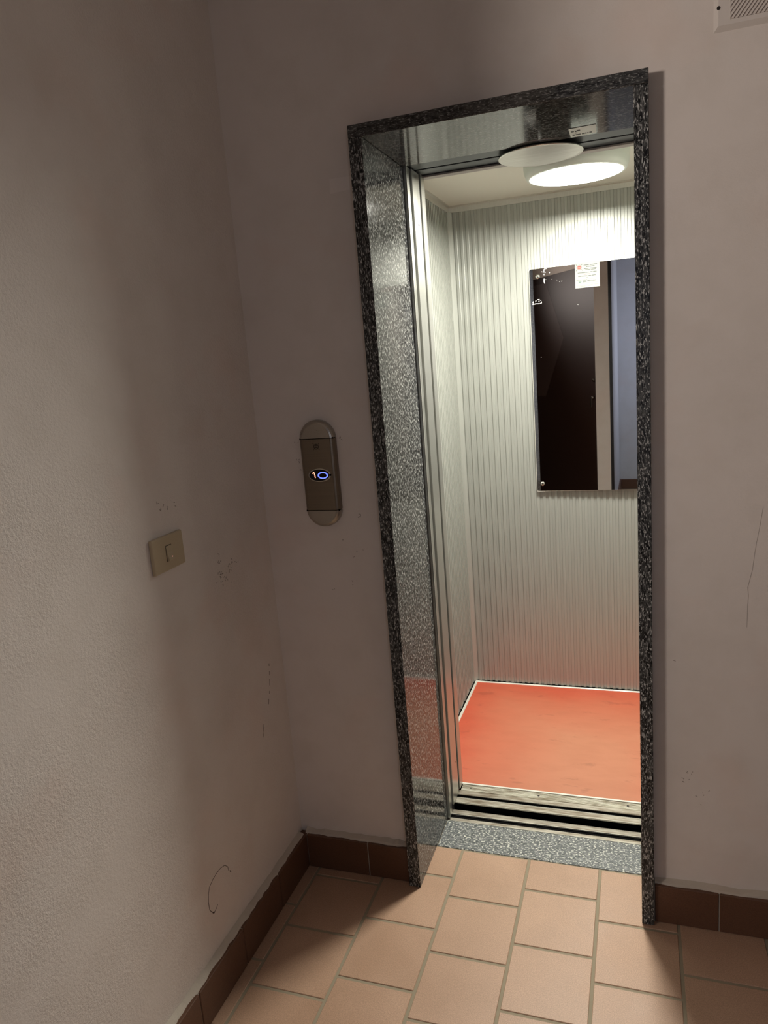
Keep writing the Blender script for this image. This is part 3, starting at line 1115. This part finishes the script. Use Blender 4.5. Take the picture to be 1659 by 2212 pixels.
# ------------------------------------------------------------------ vent grille, top right
vg = thing('vent_grille', 'white wall vent cover with slanting slats at the upper right', 'vent', (0.856, PR, 2.08))
VX0, VZ0, VS = 0.7545, 2.0790, 0.20
bm = mb()
box(bm, VX0, PR - 0.0085, VZ0, VX0 + VS, PR, VZ0 + VS, 0.0)
# chamfer towards the wall
for v in bm.verts:
    if v.co.y < PR - 0.004:
        v.co.x += 0.008 if v.co.x < VX0 + 0.1 else -0.008
        v.co.z += 0.009 if v.co.z < VZ0 + 0.1 else -0.009
obj('cover', bm, VENT, vg)
GX0, GZ0, GX1, GZ1 = VX0 + 0.030, VZ0 + 0.0175, VX0 + VS - 0.030, VZ0 + VS - 0.0175
VF = PR - 0.0085
bm = mb(); box(bm, GX0, VF - 0.0003, GZ0, GX1, VF + 0.001, GZ1); obj('backing', bm, VENT_D, vg)
pitch = 0.0078
ang = math.radians(52)
sl = math.tan(ang)


def clip_poly(poly, fn):
    out = []
    n = len(poly)
    for i in range(n):
        a, b = poly[i], poly[(i + 1) % n]
        fa, fb = fn(a), fn(b)
        if fa >= 0:
            out.append(a)
        if (fa >= 0) != (fb >= 0):
            t = fa / (fa - fb)
            out.append((a[0] + t * (b[0] - a[0]), a[1] + t * (b[1] - a[1])))
    return out


for k in range(-30, 32):
    x0 = GX0 + k * pitch
    wd = pitch * 0.58
    poly = [(x0, GZ0 - 0.001), (x0 + wd, GZ0 - 0.001), (x0 + wd + 0.3 / sl, GZ0 + 0.299), (x0 + 0.3 / sl, GZ0 + 0.299)]
    for fn in (lambda p: p[0] - GX0, lambda p: GX1 - p[0], lambda p: p[1] - GZ0, lambda p: GZ1 - p[1]):
        if poly:
            poly = clip_poly(poly, fn)
    if len(poly) < 3:
        continue
    area = abs(sum(poly[i][0] * poly[(i + 1) % len(poly)][1] - poly[(i + 1) % len(poly)][0] * poly[i][1] for i in range(len(poly)))) / 2
    if area < 4e-6:
        continue
    bm = mb(); prism(bm, poly, 1, VF - 0.0022, VF - 0.0002)
    obj('slat', bm, VENT, vg)
for sx, sz in ((VX0 + 0.0065 + 0.006, VZ0 + 0.042), (VX0 + VS - 0.013, VZ0 + 0.042), (VX0 + 0.013, VZ0 + VS - 0.04), (VX0 + VS - 0.013, VZ0 + VS - 0.04)):
    bm = mb(); cyl(bm, (sx - 0.004, VF - 0.0004, sz), 0.0036, 1, 0.001, 14); obj('screw_hole', bm, SCREW_DARK, vg)

# ------------------------------------------------------------------ scuffs and cracks on the plaster
def wallmark(pts, wd, plane, axis, mat, parent, name='scuff_mark', thick=None):
    bm = mb()
    stroke(bm, pts, wd, plane, thick if thick is not None else (0.0005 if axis == 0 else -0.0005), axis)
    obj(name, bm, mat, parent)


arc = [(-0.3615, 0.2640), (-0.3640, 0.2780), (-0.375, 0.2905), (-0.392, 0.2960), (-0.4079, 0.2965), (-0.430, 0.2930), (-0.4480, 0.2850), (-0.4560, 0.2700),
       (-0.4600, 0.2520), (-0.4590, 0.2300), (-0.4500, 0.2170), (-0.4420, 0.2115), (-0.4330, 0.2140), (-0.4250, 0.2190)]
wallmark(arc, 0.0014, XL, 0, MARK, wall_left)
wallmark([(-0.4490, 0.2150), (-0.4440, 0.2105), (-0.4405, 0.2115)], 0.0028, XL, 0, MARK, wall_left)
wallmark([(-0.357, 0.262), (-0.3535, 0.2555)], 0.0025, XL, 0, MARK, wall_left)
for seg in ([(-0.0422, 0.684), (-0.0425, 0.676)], [(-0.0445, 0.662), (-0.0458, 0.650)], [(-0.0485, 0.640), (-0.0518, 0.622)],
            [(-0.0565, 0.608), (-0.0590, 0.600)], [(-0.0655, 0.588), (-0.0700, 0.574)], [(-0.1125, 0.536), (-0.1134, 0.511), (-0.1211, 0.500)]):
    wallmark(seg, 0.0024, XL, 0, MARK_SOFT, wall_left)
bm = mb()
rnd = random.Random(3)
for (y, z, n_, sp) in ((-0.2244, 1.032, 6, 0.004), (-0.2236, 1.0027, 9, 0.006), (-0.2055, 0.9867, 7, 0.012), (-0.1627, 1.0151, 4, 0.005),
                       (-0.145, 1.009, 4, 0.006), (-0.180, 1.003, 8, 0.014), (-0.2235, 1.0504, 3, 0.003), (-0.225, 0.978, 4, 0.006),
                       (-0.438, 1.226, 3, 0.002), (-0.4268, 1.2094, 3, 0.003), (-0.395, 1.213, 5, 0.012)):
    for i in range(n_):
        a = rnd.uniform(0, math.pi)
        s = rnd.uniform(0.0012, 0.0035)
        yy, z2 = y + rnd.gauss(0, sp), z + rnd.gauss(0, sp * 0.7)
        stroke(bm, [(yy - s * math.cos(a), z2 - s * math.sin(a)), (yy + s * math.cos(a), z2 + s * math.sin(a))], 0.0015, XL, 0.0004, 0)
o = obj('smudges', bm, MARK_SOFT, wall_left); o['kind'] = 'stuff'
bm = mb()
for (x, z, n_, sp) in ((-0.2664, 1.2458, 3, 0.002), (-0.2631, 1.2361, 3, 0.003), (-0.2612, 1.2144, 3, 0.002), (-0.134, 1.2974, 5, 0.004), (-0.1021, 1.0886, 5, 0.003),
                       (-0.16, 1.02, 2, 0.006), (-0.12, 0.99, 3, 0.01), (-0.2, 0.88, 2, 0.004), (-0.14, 0.9, 3, 0.006), (-0.265, 1.29, 4, 0.004),
                       (0.72, 0.42, 5, 0.006), (0.745, 0.36, 6, 0.008), (0.70, 0.40, 4, 0.004), (0.68, 0.72, 2, 0.002)):
    for i in range(n_):
        a = rnd.uniform(0, math.pi)
        s = rnd.uniform(0.0008, 0.0028)
        xx, zz = x + rnd.gauss(0, sp), z + rnd.gauss(0, sp)
        stroke(bm, [(xx - s * math.cos(a), zz - s * math.sin(a)), (xx + s * math.cos(a), zz + s * math.sin(a))], 0.0012, PR, -0.0004)
o = obj('smudges', bm, MARK_SOFT, wall_back); o['kind'] = 'stuff'
wallmark([(0.8657, 1.0979), (0.8600, 1.055), (0.8538, 1.0158), (0.8500, 0.985), (0.8469, 0.9529), (0.842, 0.93), (0.8375, 0.9102), (0.8398, 0.89), (0.8383, 0.8672), (0.8378, 0.8129)],
         0.0009, PR, 1, MARK_FAINT, wall_back, 'hairline_crack')
# smooth pale quad paints a patch of reflected light beside the stone frame
bm = mb(); prism(bm, [(-0.1035, 1.9300), (-0.036, 1.929), (-0.036, 1.9), (-0.1055, 1.8960)], 1, PR - 0.0003, PR + 0.0005)
obj('reflected_light_patch', bm, simple('reflected_light', (0.80, 0.73, 0.67), 0.6), wall_back)

# ------------------------------------------------------------------ flat door behind the camera (seen in the mirror)
fd = bpy.data.objects.new('door_1', None)
COL.objects.link(fd)
fd.location = (*on(-0.17), 0)
fd['kind'] = 'structure'
fd['label'] = 'dark brown flat door seen only in the lift mirror'


def slanted(name, t0, t1, z0, z1, off0, off1, mat, parent):
    bm = mb(); prism(bm, [on(t0, off0), on(t1, off0), on(t1, off1), on(t0, off1)], 2, z0, z1)
    return obj(name, bm, mat, parent)


leaf = slanted('door_leaf', DA + 0.004, DB - 0.002, 0.004, 2.093, -0.002, 0.05, BROWN_DOOR, fd)
bm = mb()
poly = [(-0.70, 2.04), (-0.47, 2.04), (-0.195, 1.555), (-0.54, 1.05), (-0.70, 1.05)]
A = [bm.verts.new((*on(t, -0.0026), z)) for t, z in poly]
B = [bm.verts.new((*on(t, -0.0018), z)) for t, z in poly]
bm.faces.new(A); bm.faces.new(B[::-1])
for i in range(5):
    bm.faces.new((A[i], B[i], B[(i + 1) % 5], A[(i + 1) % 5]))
obj('door_reflection', bm, BROWN_DOOR_REFL, fd)  # lighter polygon stands in for a reflection on the glossy leaf


def knob(t, z, r, dep, mat, name, parent, n=18):
    bm = mb()
    c = Vector((*on(t, -0.002), z))
    ax = Vector((-nrm.x, -nrm.y, 0)); u = Vector((dirv.x, dirv.y, 0)); v = Vector((0, 0, 1))
    prof = [(r, 0), (r, dep * 0.6), (r * 0.7, dep), (0.35 * r, dep)]
    prev = None
    for rr, dd in prof:
        ring = [bm.verts.new(c + ax * dd + rr * (math.cos(2 * math.pi * i / n) * u + math.sin(2 * math.pi * i / n) * v)) for i in range(n)]
        if prev:
            for i in range(n):
                bm.faces.new((prev[i], prev[(i + 1) % n], ring[(i + 1) % n], ring[i]))
        else:
            bm.faces.new(ring[::-1])
        prev = ring
    bm.faces.new(prev)
    return obj(name, bm, mat, parent, smooth=True)


k1 = knob(0.262, 1.199, 0.013, 0.012, BRONZE, 'lock_cylinder', fd)
k2 = knob(0.252, 1.060, 0.014, 0.02, BRONZE, 'handle_rose', fd)
bm = mb()
p0 = Vector((*on(0.225, -0.034), 1.060)); 
prism(bm, [on(0.245, -0.020), on(0.259, -0.020), on(0.259, -0.034), on(0.245, -0.034)], 2, 0.985, 1.062)
obj('handle', bm, BRONZE, fd)
